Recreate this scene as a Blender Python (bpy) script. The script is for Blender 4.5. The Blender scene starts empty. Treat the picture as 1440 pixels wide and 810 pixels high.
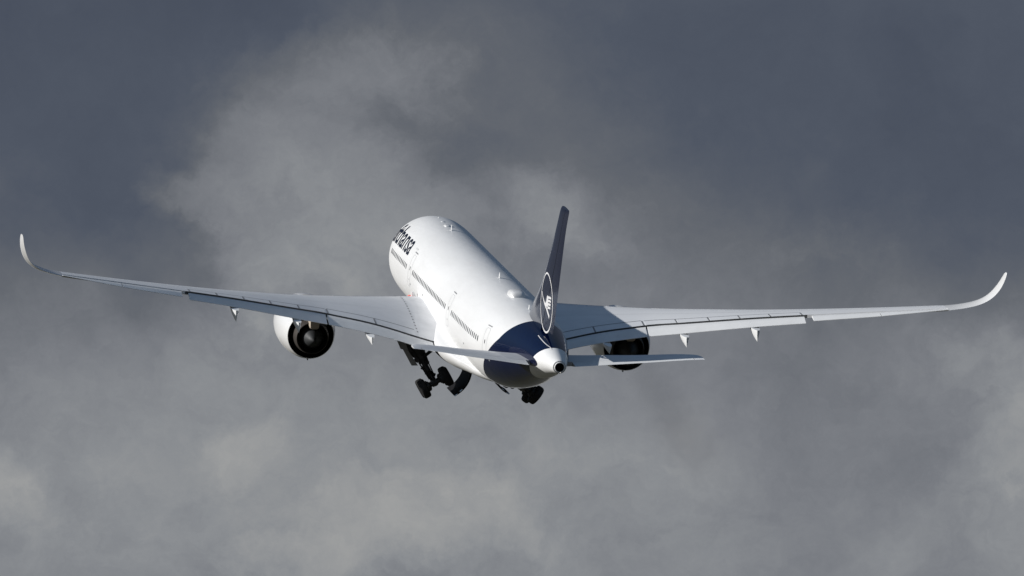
import bpy, bmesh, math, random
from mathutils import Vector, Matrix
random.seed(7)
rad = math.radians
scene = bpy.context.scene
COL = scene.collection

# ------------------------------------------------------------------ camera
ELEV = rad(5.0)                     # the photographer looks slightly up
DIST = 900.0
FPX = 19305.1                       # focal length in pixels of a 1440 px wide frame
cd = bpy.data.cameras.new("camera")
cd.sensor_width = 36.0
cd.lens = 36.0 * FPX / 1440.0
cd.clip_start = 1.0
cd.clip_end = 60000.0
cam = bpy.data.objects.new("camera", cd)
COL.objects.link(cam)
cam.location = (0, -892.0, 2.0)
cam.rotation_euler = (math.pi / 2 + ELEV, 0, 0)
scene.camera = cam
CAMM = Matrix.Translation((0, -892.0, 2.0)) @ Matrix.Rotation(math.pi / 2 + ELEV, 4, 'X')

# attitude of the climbing aircraft (columns: aft, starboard, up) seen from the camera
ATT = Matrix(((0.14100605, 0.98830735, 0.05801623, 0),
              (-0.14016459, -0.03808223, 0.98939559, 0),
              (0.98003632, -0.14764259, 0.13315587, 0),
              (0, 0, 0, 1)))
BODY = CAMM @ Matrix.Translation((-0.82325, -2.55127, -DIST)) @ ATT @ Matrix.Translation((-40, 0, 0))

# ------------------------------------------------------------------ sun
SB = Vector((-0.17, -1.0, 0.384)).normalized()          # towards the sun, in aircraft axes
SW = (BODY.to_3x3() @ SB).normalized()
sd = bpy.data.lights.new("sun", 'SUN')
sd.energy = 4.7
sd.angle = rad(0.5)
sd.color = (1.0, 0.97, 0.925)
sun = bpy.data.objects.new("sun", sd)
COL.objects.link(sun)
sun.location = (0, 0, 400)
sun.rotation_euler = SW.to_track_quat('Z', 'Y').to_euler()
SUN_EL = math.asin(SW.z)
SUN_ROT = math.atan2(SW.x, SW.y)

# ------------------------------------------------------------------ view
scene.view_settings.view_transform = 'Standard'
scene.view_settings.look = 'None'
scene.view_settings.exposure = 0.0
scene.view_settings.gamma = 1.0
scene.view_settings.use_curve_mapping = False
scene.cycles.max_bounces = 6
scene.cycles.diffuse_bounces = 3
scene.cycles.glossy_bounces = 4


class NT:
    """small helper for building node trees"""
    def __init__(self, tree):
        self.t = tree

    def n(self, kind, **kw):
        nd = self.t.nodes.new(kind)
        for k, v in kw.items():
            setattr(nd, k, v)
        return nd

    def put(self, sock, v):
        if isinstance(v, bpy.types.NodeSocket):
            self.t.links.new(v, sock)
        else:
            sock.default_value = v

    def math(self, op, a, b=None, c=None, clamp=False):
        nd = self.n('ShaderNodeMath', operation=op, use_clamp=clamp)
        self.put(nd.inputs[0], a)
        if b is not None:
            self.put(nd.inputs[1], b)
        if c is not None:
            self.put(nd.inputs[2], c)
        return nd.outputs[0]

    def vec(self, op, a, b=None):
        nd = self.n('ShaderNodeVectorMath', operation=op)
        self.put(nd.inputs[0], a)
        if b is not None:
            self.put(nd.inputs[3 if op == 'SCALE' else 1], b)
        return nd.outputs['Value'] if op in ('DOT_PRODUCT', 'LENGTH') else nd.outputs['Vector']

    def noise(self, v, scale, detail=4, rough=0.5, dist=0.0, out='Fac'):
        nd = self.n('ShaderNodeTexNoise')
        self.put(nd.inputs['Vector'], v)
        nd.inputs['Scale'].default_value = scale
        nd.inputs['Detail'].default_value = detail
        nd.inputs['Roughness'].default_value = rough
        nd.inputs['Distortion'].default_value = dist
        return nd.outputs[out]

    def mixc(self, f, a, b, blend='MIX'):
        nd = self.n('ShaderNodeMix', data_type='RGBA', blend_type=blend)
        self.put(nd.inputs[0], f)
        self.put(nd.inputs[6], a)
        self.put(nd.inputs[7], b)
        return nd.outputs[2]

    def rng(self, v, a, b, c=0.0, d=1.0, smooth=False):
        nd = self.n('ShaderNodeMapRange')
        if smooth:
            nd.interpolation_type = 'SMOOTHSTEP'
        self.put(nd.inputs[0], v)
        for i, q in enumerate((a, b, c, d)):
            nd.inputs[i + 1].default_value = q
        return nd.outputs[0]


# ------------------------------------------------------------------ sky: overcast towards the aircraft, opening blue behind
world = bpy.data.worlds.new("World")
scene.world = world
world.use_nodes = True
world.cycles.sampling_method = 'MANUAL'
world.cycles.sample_map_resolution = 256
wt = world.node_tree
wt.nodes.clear()
w = NT(wt)
tc = w.n('ShaderNodeTexCoord').outputs['Generated']
Fv = Vector((0, math.cos(ELEV), math.sin(ELEV)))
Uv = Vector((0, -math.sin(ELEV), math.cos(ELEV)))
K = FPX / 720.0
fwd = w.vec('DOT_PRODUCT', tc, tuple(Fv))
fw = w.math('MAXIMUM', fwd, 0.05)
uu = w.math('MULTIPLY', w.math('DIVIDE', w.vec('DOT_PRODUCT', tc, (1.0, 0.0, 0.0)), fw), K)
vv = w.math('MULTIPLY', w.math('DIVIDE', w.vec('DOT_PRODUCT', tc, tuple(Uv)), fw), K)
cx = w.n('ShaderNodeCombineXYZ')
w.put(cx.inputs[0], uu)
w.put(cx.inputs[1], vv)
pos = cx.outputs[0]
# billow: two scales of domain warp
wn = w.noise(pos, 2.2, 6, 0.62, 0, 'Color')
warp = w.vec('SCALE', w.vec('SUBTRACT', wn, (0.5, 0.5, 0.5)), 0.42)
pw = w.vec('ADD', pos, warp)
# cloud masses: (u, v, radius u, radius v, lightness)
BLOBS = [(-0.86, 0.40, .42, .34, -.16), (-0.52, 0.54, .22, .18, -.10), (-0.95, 0.05, .38, .2, -.04),
         (-0.74, 0.12, .2, .14, -.08),
         (-0.38, 0.30, .30, .24, .08), (-0.10, 0.45, .3, .2, .07), (-0.30, 0.02, .3, .12, .08),
         (-0.15, 0.27, .13, .06, -.08), (-.53, .05, .12, .08, -.05),
         (0.10, 0.18, .16, .14, .10), (0.30, 0.04, .40, .12, .07),
         (0.55, 0.40, .60, .30, -.12), (0.95, 0.15, .32, .26, -.14), (0.70, 0.04, .35, .10, -.04),
         (-0.65, -0.22, .50, .20, .17), (-0.80, -0.45, .40, .16, .13), (-0.10, -0.26, .38, .2, .12),
         (-.48, -.50, .16, .12, -.06), (0.28, -0.40, .30, .22, .12), (0.62, -0.40, .30, .30, -.04), (0.75, -0.12, .3, .2, .05),
         (1.0, -0.50, .30, .12, .05), (.98, -.30, .2, .25, .10), (-.30, -.1, .5, .1, .04)]
# firmer, better defined banks: same columns
BANKS = [(-0.38, 0.42, .16, .10, .9), (-.12, .20, .2, .12, .45), (.12, .12, .22, .08, .5), (-.45, -.06, .14, .05, .4), (-0.20, 0.45, .14, .10, .6), (-0.46, 0.27, .13, .09, 1.0), (-0.62, 0.20, .09, .05, .9), (-.50, .12, .10, .10, .7), (-.45, .02, .10, .08, .6), (-0.34, 0.22, .14, .08, .9),
         (-0.42, 0.10, .12, .07, .7), (-0.22, 0.13, .14, .07, .8), (-0.28, 0.0, .16, .06, .5),
         (0.08, 0.17, .08, .06, .5), (.62, .10, .14, .04, .4),
         (-0.22, -0.46, .22, .10, 1.1), (-.04, -.36, .12, .07, .7), (-0.40, -0.55, .14, .07, .8), (-0.56, -0.30, .12, .07, .6), (-1.0, -0.38, .08, .06, 1.0), (-.82, -.47, .16, .06, .4),
         (1.02, -0.26, .10, .14, 1.2), (0.92, -0.14, .12, .05, .5), (.90, -.40, .1, .06, .4)]


def masses(table, p):
    tot = None
    for (bu, bv, ru, rv, amp) in table:
        d = w.vec('MULTIPLY', w.vec('SUBTRACT', p, (bu, bv, 0)), (1 / ru, 1 / rv, 0))
        g = w.math('MULTIPLY', w.math('EXPONENT', w.math('MULTIPLY', w.vec('DOT_PRODUCT', d, d), -1.0)), amp)
        tot = g if tot is None else w.math('ADD', tot, g)
    return tot


val = masses(BLOBS, pw)
det = w.noise(pw, 3.6, 8, 0.6, 0.1)
det2 = w.noise(pos, 1.1, 3, 0.5)
val = w.math('ADD', val, w.math('MULTIPLY', w.math('SUBTRACT', det, 0.5), 0.22))
val = w.math('ADD', val, w.math('MULTIPLY', w.math('SUBTRACT', det2, 0.5), 0.10))
wn2 = w.noise(pos, 5.0, 7, 0.6, 0, 'Color')
pw2 = w.vec('ADD', pos, w.vec('SCALE', w.vec('SUBTRACT', wn2, (0.5, 0.5, 0.5)), 0.30))
bank = w.math('ADD', masses(BANKS, pw2), w.math('MULTIPLY', w.math('SUBTRACT', w.noise(pw2, 7.5, 10, 0.66, .3), 0.5), 1.25))
bank = w.rng(bank, 0.0, 1.3, 0, 0.205, True)
val = w.math('ADD', val, bank)
val = w.math('ADD', val, w.math('MULTIPLY', vv, -0.26))
mott = w.noise(w.vec('MULTIPLY', pw2, (1.0, 1.35, 1.0)), 5.5, 9, 0.68, .4)
val = w.math('ADD', val, w.math('MULTIPLY', w.math('SUBTRACT', mott, 0.5), w.rng(val, -.10, .25, .10, .34)))
val = w.math('ADD', val, 0.447)
cr = w.n('ShaderNodeValToRGB')
w.put(cr.inputs[0], val)
e = cr.color_ramp.elements


def s2l(r, g, b):
    return tuple((c / 255 / 12.92) if c <= 10 else ((c / 255 + .055) / 1.055) ** 2.4 for c in (r, g, b)) + (1,)


e[0].position = 0.10
e[0].color = s2l(70, 77, 91)
e[1].position = 0.92
e[1].color = s2l(158, 159, 159)
for pp, cc in ((.24, (80, 87, 100)), (.42, (101, 105, 112)), (.58, (122, 125, 131)), (.72, (138, 141, 145))):
    ne = e.new(pp)
    ne.color = s2l(*cc)
clouds = cr.outputs[0]
# the rest of the sky: physical daylight sky with drifting white cloud
sky = w.n('ShaderNodeTexSky', sky_type='NISHITA')
sky.sun_disc = False
sky.sun_elevation = SUN_EL
sky.sun_rotation = SUN_ROT
sky.air_density = 1.4
sky.dust_density = 0.6
sky.ozone_density = 2.5
SKY_STR = 0.065
nsky = w.vec('SCALE', sky.outputs[0], SKY_STR)
cn = w.rng(w.noise(tc, 2.4, 5, 0.55), 0.56, 0.74, 0, 1, True)
rest = w.mixc(cn, nsky, (0.20, 0.21, 0.24, 1))
dz = w.vec('DOT_PRODUCT', tc, (0.0, 0.0, 1.0))
rest = w.mixc(w.rng(dz, 0.06, 0.40, 0, 1, True), (0.055, 0.062, 0.078, 1), rest)      # unseen dark bank added along the horizon to dim reflections on the sides
front = w.rng(fwd, 0.80, 0.985, 0, 1, True)
final = w.mixc(front, rest, clouds)
bg = w.n('ShaderNodeBackground')
w.put(bg.inputs[0], final)
bg.inputs[1].default_value = 1.0
wo = w.n('ShaderNodeOutputWorld')
wt.links.new(bg.outputs[0], wo.inputs[0])


# ------------------------------------------------------------------ materials
def mat(name, base, rough=0.4, metal=0.0, coat=0.0, spec=0.5, dirt=0.0, dscale=1.0, emis=None, streak=False):
    m = bpy.data.materials.new(name)
    m.use_nodes = True
    t = NT(m.node_tree)
    b = m.node_tree.nodes['Principled BSDF']
    b.inputs['Base Color'].default_value = tuple(base) + (1,)
    b.inputs['Roughness'].default_value = rough
    b.inputs['Metallic'].default_value = metal
    b.inputs['Coat Weight'].default_value = coat
    b.inputs['Coat Roughness'].default_value = 0.06
    b.inputs['Specular IOR Level'].default_value = spec
    if emis:
        b.inputs['Emission Color'].default_value = tuple(emis[:3]) + (1,)
        b.inputs['Emission Strength'].default_value = emis[3]
    if dirt:
        oc = t.n('ShaderNodeTexCoord').outputs['Object']
        sc = t.vec('MULTIPLY', oc, (0.25, 1, 1)) if streak else oc
        nz = t.noise(sc, dscale, 6, 0.6)
        f = t.rng(nz, 0.35, 0.75, 0, dirt)
        t.put(b.inputs['Base Color'], t.mixc(f, tuple(base) + (1,), tuple(c * 0.55 for c in base) + (1,)))
        t.put(b.inputs['Roughness'], t.rng(nz, 0.3, 0.7, rough * 0.85, min(1, rough * 1.25)))
    return m


M = {}
M['wing'] = mat('wing_grey_paint', (.72, .73, .75), .45, 0, .15, dirt=.22, dscale=.8)
M['flap'] = mat('flap_grey_paint', (.74, .75, .76), .5, 0, .1, dirt=.25, dscale=.9)
M['white'] = mat('white_gloss_paint', (.76, .76, .76), .3, 0, .5, dirt=.10, dscale=.5, streak=True)
M['navy'] = mat('navy_gloss_paint', (.0025, .005, .028), .2, 0, .0)
M['fin_side'] = mat('navy_fin_paint', (.004, .006, .020), .10, 0, 0.0, spec=.40, dirt=.3, dscale=.6)
M['steel'] = mat('bare_leading_edge_metal', (.66, .67, .70), .25, 1.0, dirt=.1)
M['duct'] = mat('engine_duct_liner', (.012, .012, .013), .7, .0)
M['vane'] = mat('guide_vane_metal', (.10, .10, .11), .4, .7)
M['hot'] = mat('heat_stained_metal', (.045, .038, .033), .6, .3, dirt=.5, dscale=2)
M['plug'] = mat('exhaust_plug_metal', (.035, .038, .042), .6, .3, dirt=.4, dscale=2)
M['pylon'] = mat('heat_faded_pylon_paint', (.44, .38, .31), .5, 0, dirt=.35, dscale=1.5)
M['tyre'] = mat('tyre_rubber', (.012, .012, .013), .75, 0, spec=.3)
M['rim'] = mat('dull_wheel_metal', (.04, .04, .042), .5, .6)
M['cove'] = mat('flap_cove_shade', (.055, .058, .062), .7)  # dark colour stands for the shaded recess at the flap hinge
M['well'] = mat('wheel_bay_shade_grey', (.05, .052, .05), .7, 0, dirt=.4, dscale=3)
M['gear'] = mat('gear_leg_metal', (.022, .022, .024), .5, .3, dirt=.5, dscale=4)
M['door_grey'] = mat('gear_door_grey', (.20, .20, .20), .5, 0, dirt=.35, dscale=2)
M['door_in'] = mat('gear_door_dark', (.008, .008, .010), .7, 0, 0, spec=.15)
M['glass'] = mat('cabin_window_glass', (.02, .022, .027), .2, 0, 0, spec=.3)
M['seam'] = mat('dark_seam', (.20, .205, .215), .6)
M['softseam'] = mat('door_outline', (.50, .51, .52), .6)
M['ink'] = mat('navy_title_paint', (.002, .004, .016), .4, 0, 0, spec=.2)
M['logo'] = mat('white_emblem_paint', (.66, .66, .67), .4)
M['rubber'] = mat('dark_seal', (.02, .02, .022), .7)
M['redlamp'] = mat('red_lamp_lens', (.7, .16, .12), .25, 0, .5, emis=(1, .2, .15, .35))
M['lamp'] = mat('white_lamp', (.9, .9, .9), .3, emis=(1, .97, .9, 2.5))


def livery():
    """white body; navy rear fuselage between two slanted rings; white tail cone"""
    m = bpy.data.materials.new('livery_paint')
    m.use_nodes = True
    t = NT(m.node_tree)
    b = m.node_tree.nodes['Principled BSDF']
    oc = t.n('ShaderNodeTexCoord').outputs['Object']
    sp = t.n('ShaderNodeSeparateXYZ')
    t.put(sp.inputs[0], oc)
    x, y, z = sp.outputs
    zz = t.math('MULTIPLY', z, 1.95)
    xr = t.math('SUBTRACT', x, zz)
    # the ring bends forward a little near the crown
    zt = t.math('MAXIMUM', t.math('SUBTRACT', z, 1.3), 0.0)
    xr1 = t.math('ADD', xr, t.math('MULTIPLY', zt, 0.75))
    m1 = t.math('GREATER_THAN', xr1, 52.3)
    zc = t.math('MULTIPLY', z, 1.55)
    m2 = t.math('LESS_THAN', t.math('SUBTRACT', x, zc), 60.75)
    navy = t.math('MULTIPLY', m1, m2)
    nz = t.noise(t.vec('MULTIPLY', oc, (.2, 1, 1)), .9, 6, .6)
    dirt = t.rng(nz, .42, .78, 0, .15)
    # belly grime: real soot and hydraulic stains under the body
    low = t.rng(z, -1.6, -3.0, 0, 1, True)
    grime = t.math('MULTIPLY', low, t.rng(t.noise(t.vec('MULTIPLY', oc, (.12, 1.6, 1)), 1.3, 6, .65), .42, .7, .0, .12))
    # frame seams round the fuselage, very faint
    fr = t.math('FRACT', t.math('DIVIDE', t.math('SUBTRACT', x, 1.7), 7.3))
    seam = t.math('MULTIPLY', t.math('LESS_THAN', fr, .004), .18)
    wv = t.math('ADD', t.math('ADD', dirt, grime), seam, clamp=True)
    white = t.mixc(wv, (.765, .77, .775, 1), (.36, .34, .31, 1))
    t.put(b.inputs['Base Color'], t.mixc(navy, white, (.0014, .0050, .026, 1)))
    t.put(b.inputs['Roughness'], t.rng(navy, 0, 1, .34, .07))
    t.put(b.inputs['Specular IOR Level'], t.rng(navy, 0, 1, .5, .08))
    bp = t.n('ShaderNodeBump')
    bp.inputs['Strength'].default_value = .25
    bp.inputs['Distance'].default_value = .06
    t.put(bp.inputs['Height'], t.noise(t.vec('MULTIPLY', oc, (.5, 1, 1)), 1.6, 2, .5))
    t.put(b.inputs['Normal'], bp.outputs[0])
    b.inputs['Coat Weight'].default_value = .0
    b.inputs['Coat Roughness'].default_value = .08
    return m


M['livery'] = livery()


# ------------------------------------------------------------------ mesh helpers
class MB:
    def __init__(self):
        self.v = []
        self.f = []
        self.mi = []

    def add(self, vs, fs, mi=0):
        o = len(self.v)
        self.v += [tuple(p) for p in vs]
        self.f += [tuple(i + o for i in f) for f in fs]
        self.mi += [mi] * len(fs)
        return self

    def loft(self, rings, closed=True, cap=True, mi=0):
        n = len(rings[0])
        vs = [p for r in rings for p in r]
        fs = []
        for i in range(len(rings) - 1):
            for j in range(n if closed else n - 1):
                k = (j + 1) % n
                fs.append((i * n + j, i * n + k, (i + 1) * n + k, (i + 1) * n + j))
        if cap and closed:
            fs.append(tuple(range(n))[::-1])
            fs.append(tuple((len(rings) - 1) * n + j for j in range(n)))
        return self.add(vs, fs, mi)

    def box(self, c, s, M3=None, mi=0, bev=0.0):
        c = Vector(c)
        pts = []
        for sx in (-1, 1):
            for sy in (-1, 1):
                for sz in (-1, 1):
                    q = Vector((sx * s[0] / 2, sy * s[1] / 2, sz * s[2] / 2))
                    if M3 is not None:
                        q = M3 @ q
                    pts.append(c + q)
        return self.add(pts, [(0, 1, 3, 2), (4, 6, 7, 5), (0, 4, 5, 1), (2, 3, 7, 6), (0, 2, 6, 4), (1, 5, 7, 3)], mi)

    def tube(self, pts, r, n=12, mi=0, cap=True):
        pts = [Vector(p) for p in pts]
        rs = r if isinstance(r, (list, tuple)) else [r] * len(pts)
        d0 = (pts[1] - pts[0]).normalized()
        up = Vector((0, 0, 1)) if abs(d0.z) < .9 else Vector((1, 0, 0))
        rings = []
        for i, p in enumerate(pts):
            a = pts[max(0, i - 1)]
            b = pts[min(len(pts) - 1, i + 1)]
            d = (b - a).normalized()
            s = d.cross(up).normalized()
            u = s.cross(d)
            rings.append([p + (s * math.cos(2 * math.pi * k / n) + u * math.sin(2 * math.pi * k / n)) * rs[i] for k in range(n)])
        return self.loft(rings, cap=cap, mi=mi)

    def lathe(self, origin, axis, prof, n=48, mi=0, cap=False, up=(0, 0, 1)):
        """prof: (distance along axis, radius)"""
        a = Vector(axis).normalized()
        u = Vector(up)
        u = (u - a * u.dot(a)).normalized()
        s = a.cross(u)
        o = Vector(origin)
        rings = [[o + a * t + (s * math.cos(2 * math.pi * k / n) + u * math.sin(2 * math.pi * k / n)) * r for k in range(n)]
                 for t, r in prof]
        return self.loft(rings, cap=cap, mi=mi)


def build(name, mb, mats, parent=None, label=None, sharp=40):
    me = bpy.data.meshes.new(name)
    me.from_pydata([tuple(v) for v in mb.v], [], mb.f)
    bm = bmesh.new()
    bm.from_mesh(me)
    bmesh.ops.recalc_face_normals(bm, faces=bm.faces)
    bm.to_mesh(me)
    bm.free()
    if not isinstance(mats, (list, tuple)):
        mats = [mats]
    for m_ in mats:
        me.materials.append(m_)
    for p, mi in zip(me.polygons, mb.mi):
        p.material_index = mi
        p.use_smooth = True
    me.set_sharp_from_angle(angle=rad(sharp))
    o = bpy.data.objects.new(name, me)
    COL.objects.link(o)
    if parent is not None:
        o.parent = parent
    if label:
        o['label'] = label
    return o


def interp(T, x, k):
    if x <= T[0][0]:
        return T[0][k]
    for a, b in zip(T, T[1:]):
        if x <= b[0]:
            f = (x - a[0]) / (b[0] - a[0])
            return a[k] + (b[k] - a[k]) * f
    return T[-1][k]


def smooth_interp(T, x, k):
    """Catmull-Rom style (monotone enough) interpolation of a table"""
    n = len(T)
    if x <= T[0][0]:
        return T[0][k]
    if x >= T[-1][0]:
        return T[-1][k]
    i = max(j for j in range(n - 1) if T[j][0] <= x)
    def slope(j):
        if j == 0:
            return (T[1][k] - T[0][k]) / (T[1][0] - T[0][0])
        if j == n - 1:
            return (T[-1][k] - T[-2][k]) / (T[-1][0] - T[-2][0])
        s0 = (T[j][k] - T[j - 1][k]) / (T[j][0] - T[j - 1][0])
        s1 = (T[j + 1][k] - T[j][k]) / (T[j + 1][0] - T[j][0])
        if s0 * s1 <= 0:
            return 0.0
        return 2 * s0 * s1 / (s0 + s1)
    h = T[i + 1][0] - T[i][0]
    t = (x - T[i][0]) / h
    return ((2 * t ** 3 - 3 * t * t + 1) * T[i][k] + (t ** 3 - 2 * t * t + t) * h * slope(i)
            + (-2 * t ** 3 + 3 * t * t) * T[i + 1][k] + (t ** 3 - t * t) * h * slope(i + 1))


# ------------------------------------------------------------------ ground far below the climbing aircraft
gm = bpy.data.materials.new('airfield_grass')
gm.use_nodes = True
g = NT(gm.node_tree)
gb = gm.node_tree.nodes['Principled BSDF']
goc = g.n('ShaderNodeTexCoord').outputs['Object']
gn = g.rng(g.noise(goc, .004, 6, .6), .35, .65, 0, 1)
gf = g.rng(g.noise(goc, .0012, 3, .5), .5, .56, 0, 1)
gc = g.mixc(gn, (.028, .031, .015, 1), (.056, .048, .028, 1))
g.put(gb.inputs['Base Color'], g.mixc(gf, gc, (.06, .056, .046, 1)))
gb.inputs['Roughness'].default_value = .95
gmb = MB()
N = 96
RR = [0, 60, 200, 600, 1800, 5000, 12000, 26000]
pts = [(0, 0, 0)]
for r in RR[1:]:
    for k in range(N):
        a = 2 * math.pi * k / N
        pts.append((r * math.cos(a), r * math.sin(a), 0))
fs = [(0, 1 + k, 1 + (k + 1) % N) for k in range(N)]
for i in range(len(RR) - 2):
    for k in range(N):
        a = 1 + i * N + k
        b2 = 1 + i * N + (k + 1) % N
        fs.append((a, a + N, b2 + N, b2))
gmb.add(pts, fs)
ground = build('ground', gmb, gm)
ground['kind'] = 'structure'

# ------------------------------------------------------------------ the aircraft
jet = bpy.data.objects.new('airliner', None)
COL.objects.link(jet)
jet.matrix_world = BODY
jet['label'] = 'white twin engine airliner with navy tail climbing away, landing gear folding, against grey clouds'
jet['category'] = 'airplane'

# ---- fuselage: x, top, bottom, half width
FUS = [(0, -.75, -.85, .03), (.25, -.42, -1.2, .42), (.6, -.1, -1.5, .74), (1.2, .32, -1.85, 1.14), (2.2, .95, -2.25, 1.64), (3.5, 1.75, -2.6, 2.15),
       (5, 2.4, -2.85, 2.58), (6.5, 2.78, -2.98, 2.83), (8.5, 3.0, -3.04, 2.95), (10.5, 3.05, -3.05, 2.98),
       (42, 3.05, -3.05, 2.98), (45, 3.05, -3.0, 2.96), (48, 3.03, -2.84, 2.88), (51, 2.98, -2.42, 2.70),
       (54, 2.9, -1.84, 2.42), (57, 2.78, -1.16, 2.02), (60, 2.58, -.46, 1.56), (62.5, 2.33, .08, 1.16),
       (64.5, 2.04, .49, .84), (66, 1.8, .75, .58), (66.74, 1.68, .86, .42)]


def fus(x):
    zt, zb, hw = (smooth_interp(FUS, x, k) for k in (1, 2, 3))
    return (zt + zb) / 2, (zt - zb) / 2, hw


def fpt(x, th, off=0.0, side=-1):
    """point of the skin; th = angle above the horizontal, side -1 = port"""
    zc, rz, hw = fus(x)
    p = Vector((x, side * hw * math.cos(th), zc + rz * math.sin(th)))
    n = Vector((0, side * math.cos(th) / hw, math.sin(th) / rz)).normalized()
    return p + n * off


def th_of_z(x, z):
    zc, rz, hw = fus(x)
    return math.asin(max(-1, min(1, (z - zc) / rz)))


xs = [0, .06, .15, .3, .5, .8, 1.2, 1.7, 2.2, 2.8, 3.5, 4.2, 5, 5.8, 6.5, 7.5, 8.5, 9.5, 10.5]
xs += [10.5 + i * 1.5 for i in range(1, 22)] + [42 + i * .75 for i in range(1, 33)] + [66.3, 66.74]
NR = 96
mb = MB()
rings = []
for x in xs:
    zc, rz, hw = fus(x)
    rings.append([(x, hw * math.cos(2 * math.pi * k / NR), zc + rz * math.sin(2 * math.pi * k / NR)) for k in range(NR)])
mb.loft(rings, cap=False)
mb.add(rings[0], [tuple(range(NR))])
fuselage = build('fuselage', mb, M['livery'], jet, sharp=60)

# exhaust of the auxiliary power unit in the tail tip
zc, rz, hw = fus(66.74)
mb = MB()
mb.lathe((66.70, 0, zc), (1, 0, .0), [(0, .42), (.03, .40), (.03, .345), (.14, .335), (.18, .32), (.18, .285), (0, .28), (-.5, .27), (-.9, .26), (-.9, .001)], n=40)
apu = build('exhaust_pipe', mb, M['white'], jet)
mb = MB()
mb.lathe((66.72, 0, zc), (1, 0, 0), [(.16, .277), (-.1, .272), (-.45, .268), (-.82, .255), (-.82, .001)], n=32)
build('pipe_liner', mb, M['duct'], apu)
mb = MB()
mb.lathe((66.82, .05, zc - .31), (1, 0, 0), [(0, .03), (.04, .03), (.05, .001)], n=12)
build('tail_light', mb, M['lamp'], jet)

# belly fairing
BF = [(17.5, 1.9, -2.2, -3.02, -1.6), (19, 2.5, -1.7, -3.2, -1.7), (21, 3.05, -1.2, -3.45, -1.8), (24, 3.25, -.75, -3.65, -1.95),
      (29, 3.36, -.8, -3.72, -2.05), (34, 3.42, -1.2, -3.68, -2.1), (37, 3.3, -1.5, -3.56, -2.1), (39.5, 3.05, -1.7, -3.34, -2.1),
      (42, 2.75, -1.9, -3.15, -2.1), (44.5, 2.2, -2.0, -3.04, -2.2), (46.5, 1.2, -2.2, -2.9, -2.4)]
mb = MB()
rings = []
n = 48
for i in range(41):
    x = 17.5 + 29 * i / 40
    hw, zt, zb, zm = (smooth_interp(BF, x, k) for k in (1, 2, 3, 4))
    ring = []
    for k in range(n):
        a = 2 * math.pi * k / n
        c, s = math.cos(a), math.sin(a)
        ex = 2 / 2.1
        yy = hw * math.copysign(abs(c) ** ex, c)
        hz = (zt - zm) if s > 0 else (zm - zb)
        ring.append((x, yy, zm + hz * math.copysign(abs(s) ** ex, s)))
    rings.append(ring)
mb.loft(rings)
belly = build('belly_fairing', mb, M['livery'], jet)

# cabin windows (port side), each a slightly recessed dark pane in a frame
def window_at(x, z=0.52, w_=.24, h_=.37):
    m_ = MB()
    th0 = th_of_z(x, z)
    zc_, rz_, hw_ = fus(x)
    outer, inner = [], []
    for k in range(12):
        a = 2 * math.pi * (k + .5) / 12
        ca, sa = math.cos(a), math.sin(a)
        px = w_ / 2 * math.copysign(abs(ca) ** .7, ca)
        pz = h_ / 2 * math.copysign(abs(sa) ** .7, sa)
        outer.append(fpt(x + px, th0 + pz / rz_, .012))
    m_.add(outer, [tuple(range(12))])
    return m_


wx = []
x = 8.15
while x < 16.1:
    wx.append(x); x += .635
x = 19.0
while x < 34.9:
    wx.append(x); x += .635
x = 37.95
while x < 49.9:
    wx.append(x); x += .635
for x in wx:
    build('window', window_at(x), M['glass'], fuselage)

# passenger doors on the port side: outline, small pane, handle
def arc_strip(pts, wdt, off):
    """narrow ribbon along (x, theta) points on the skin"""
    m_ = MB()
    a_, b_ = [], []
    for i, (px, pt) in enumerate(pts):
        q0 = pts[max(0, i - 1)]
        q1 = pts[min(len(pts) - 1, i + 1)]
        r = fus(px)[1]
        dx, dt = q1[0] - q0[0], (q1[1] - q0[1]) * r
        L = math.hypot(dx, dt) or 1
        nx, nt = -dt / L * wdt / 2, dx / L * wdt / 2 / r
        a_.append(fpt(px + nx, pt + nt, off))
        b_.append(fpt(px - nx, pt - nt, off))
    vs = a_ + b_
    k = len(a_)
    m_.add(vs, [(i, i + 1, k + i + 1, k + i) for i in range(k - 1)])
    return m_


def door(xc, z0, z1, wd):
    t0, t1 = th_of_z(xc, z0), th_of_z(xc, z1)
    pts_ = []
    nn = 10
    rr = .16
    for i in range(nn + 1):
        pts_.append((xc - wd / 2, t0 + .05 + (t1 - t0 - .1) * i / nn))
    for i in range(nn + 1):
        pts_.append((xc - wd / 2 + rr + (wd - 2 * rr) * i / nn, t1))
    for i in range(nn + 1):
        pts_.append((xc + wd / 2, t1 - .05 - (t1 - t0 - .1) * i / nn))
    for i in range(nn + 1):
        pts_.append((xc + wd / 2 - rr - (wd - 2 * rr) * i / nn, t0))
    pts_.append(pts_[0])
    d_ = build('door', arc_strip(pts_, .045, .008), M['softseam'], jet)
    build('door_pane', window_at(xc, .62, .17, .27), M['glass'], d_)
    build('door_handle', window_at(xc + .1, -.1, .3, .1), M['softseam'], d_)
    # drip rail above the door
    build('rain_gutter', arc_strip([(xc - .55, t1 + .06), (xc, t1 + .06), (xc + .55, t1 + .06)], .07, .03), M['seam'], d_)
    return d_


door(17.55, -.55, 1.5, 1.07)
door(36.45, -.55, 1.5, 1.07)
door(51.55, -.45, 1.5, 1.07)

# airline title, painted along the upper port side
def text_mesh(s, size, offset):
    cu = bpy.data.curves.new('txt', 'FONT')
    cu.body = s
    cu.size = size
    cu.offset = offset
    cu.fill_mode = 'FRONT'
    cu.resolution_u = 5
    cu.space_character = 1.02
    o = bpy.data.objects.new('txt', cu)
    COL.objects.link(o)
    dg = bpy.context.evaluated_depsgraph_get()
    me = bpy.data.meshes.new_from_object(o.evaluated_get(dg))
    bpy.data.objects.remove(o)
    return me


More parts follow.
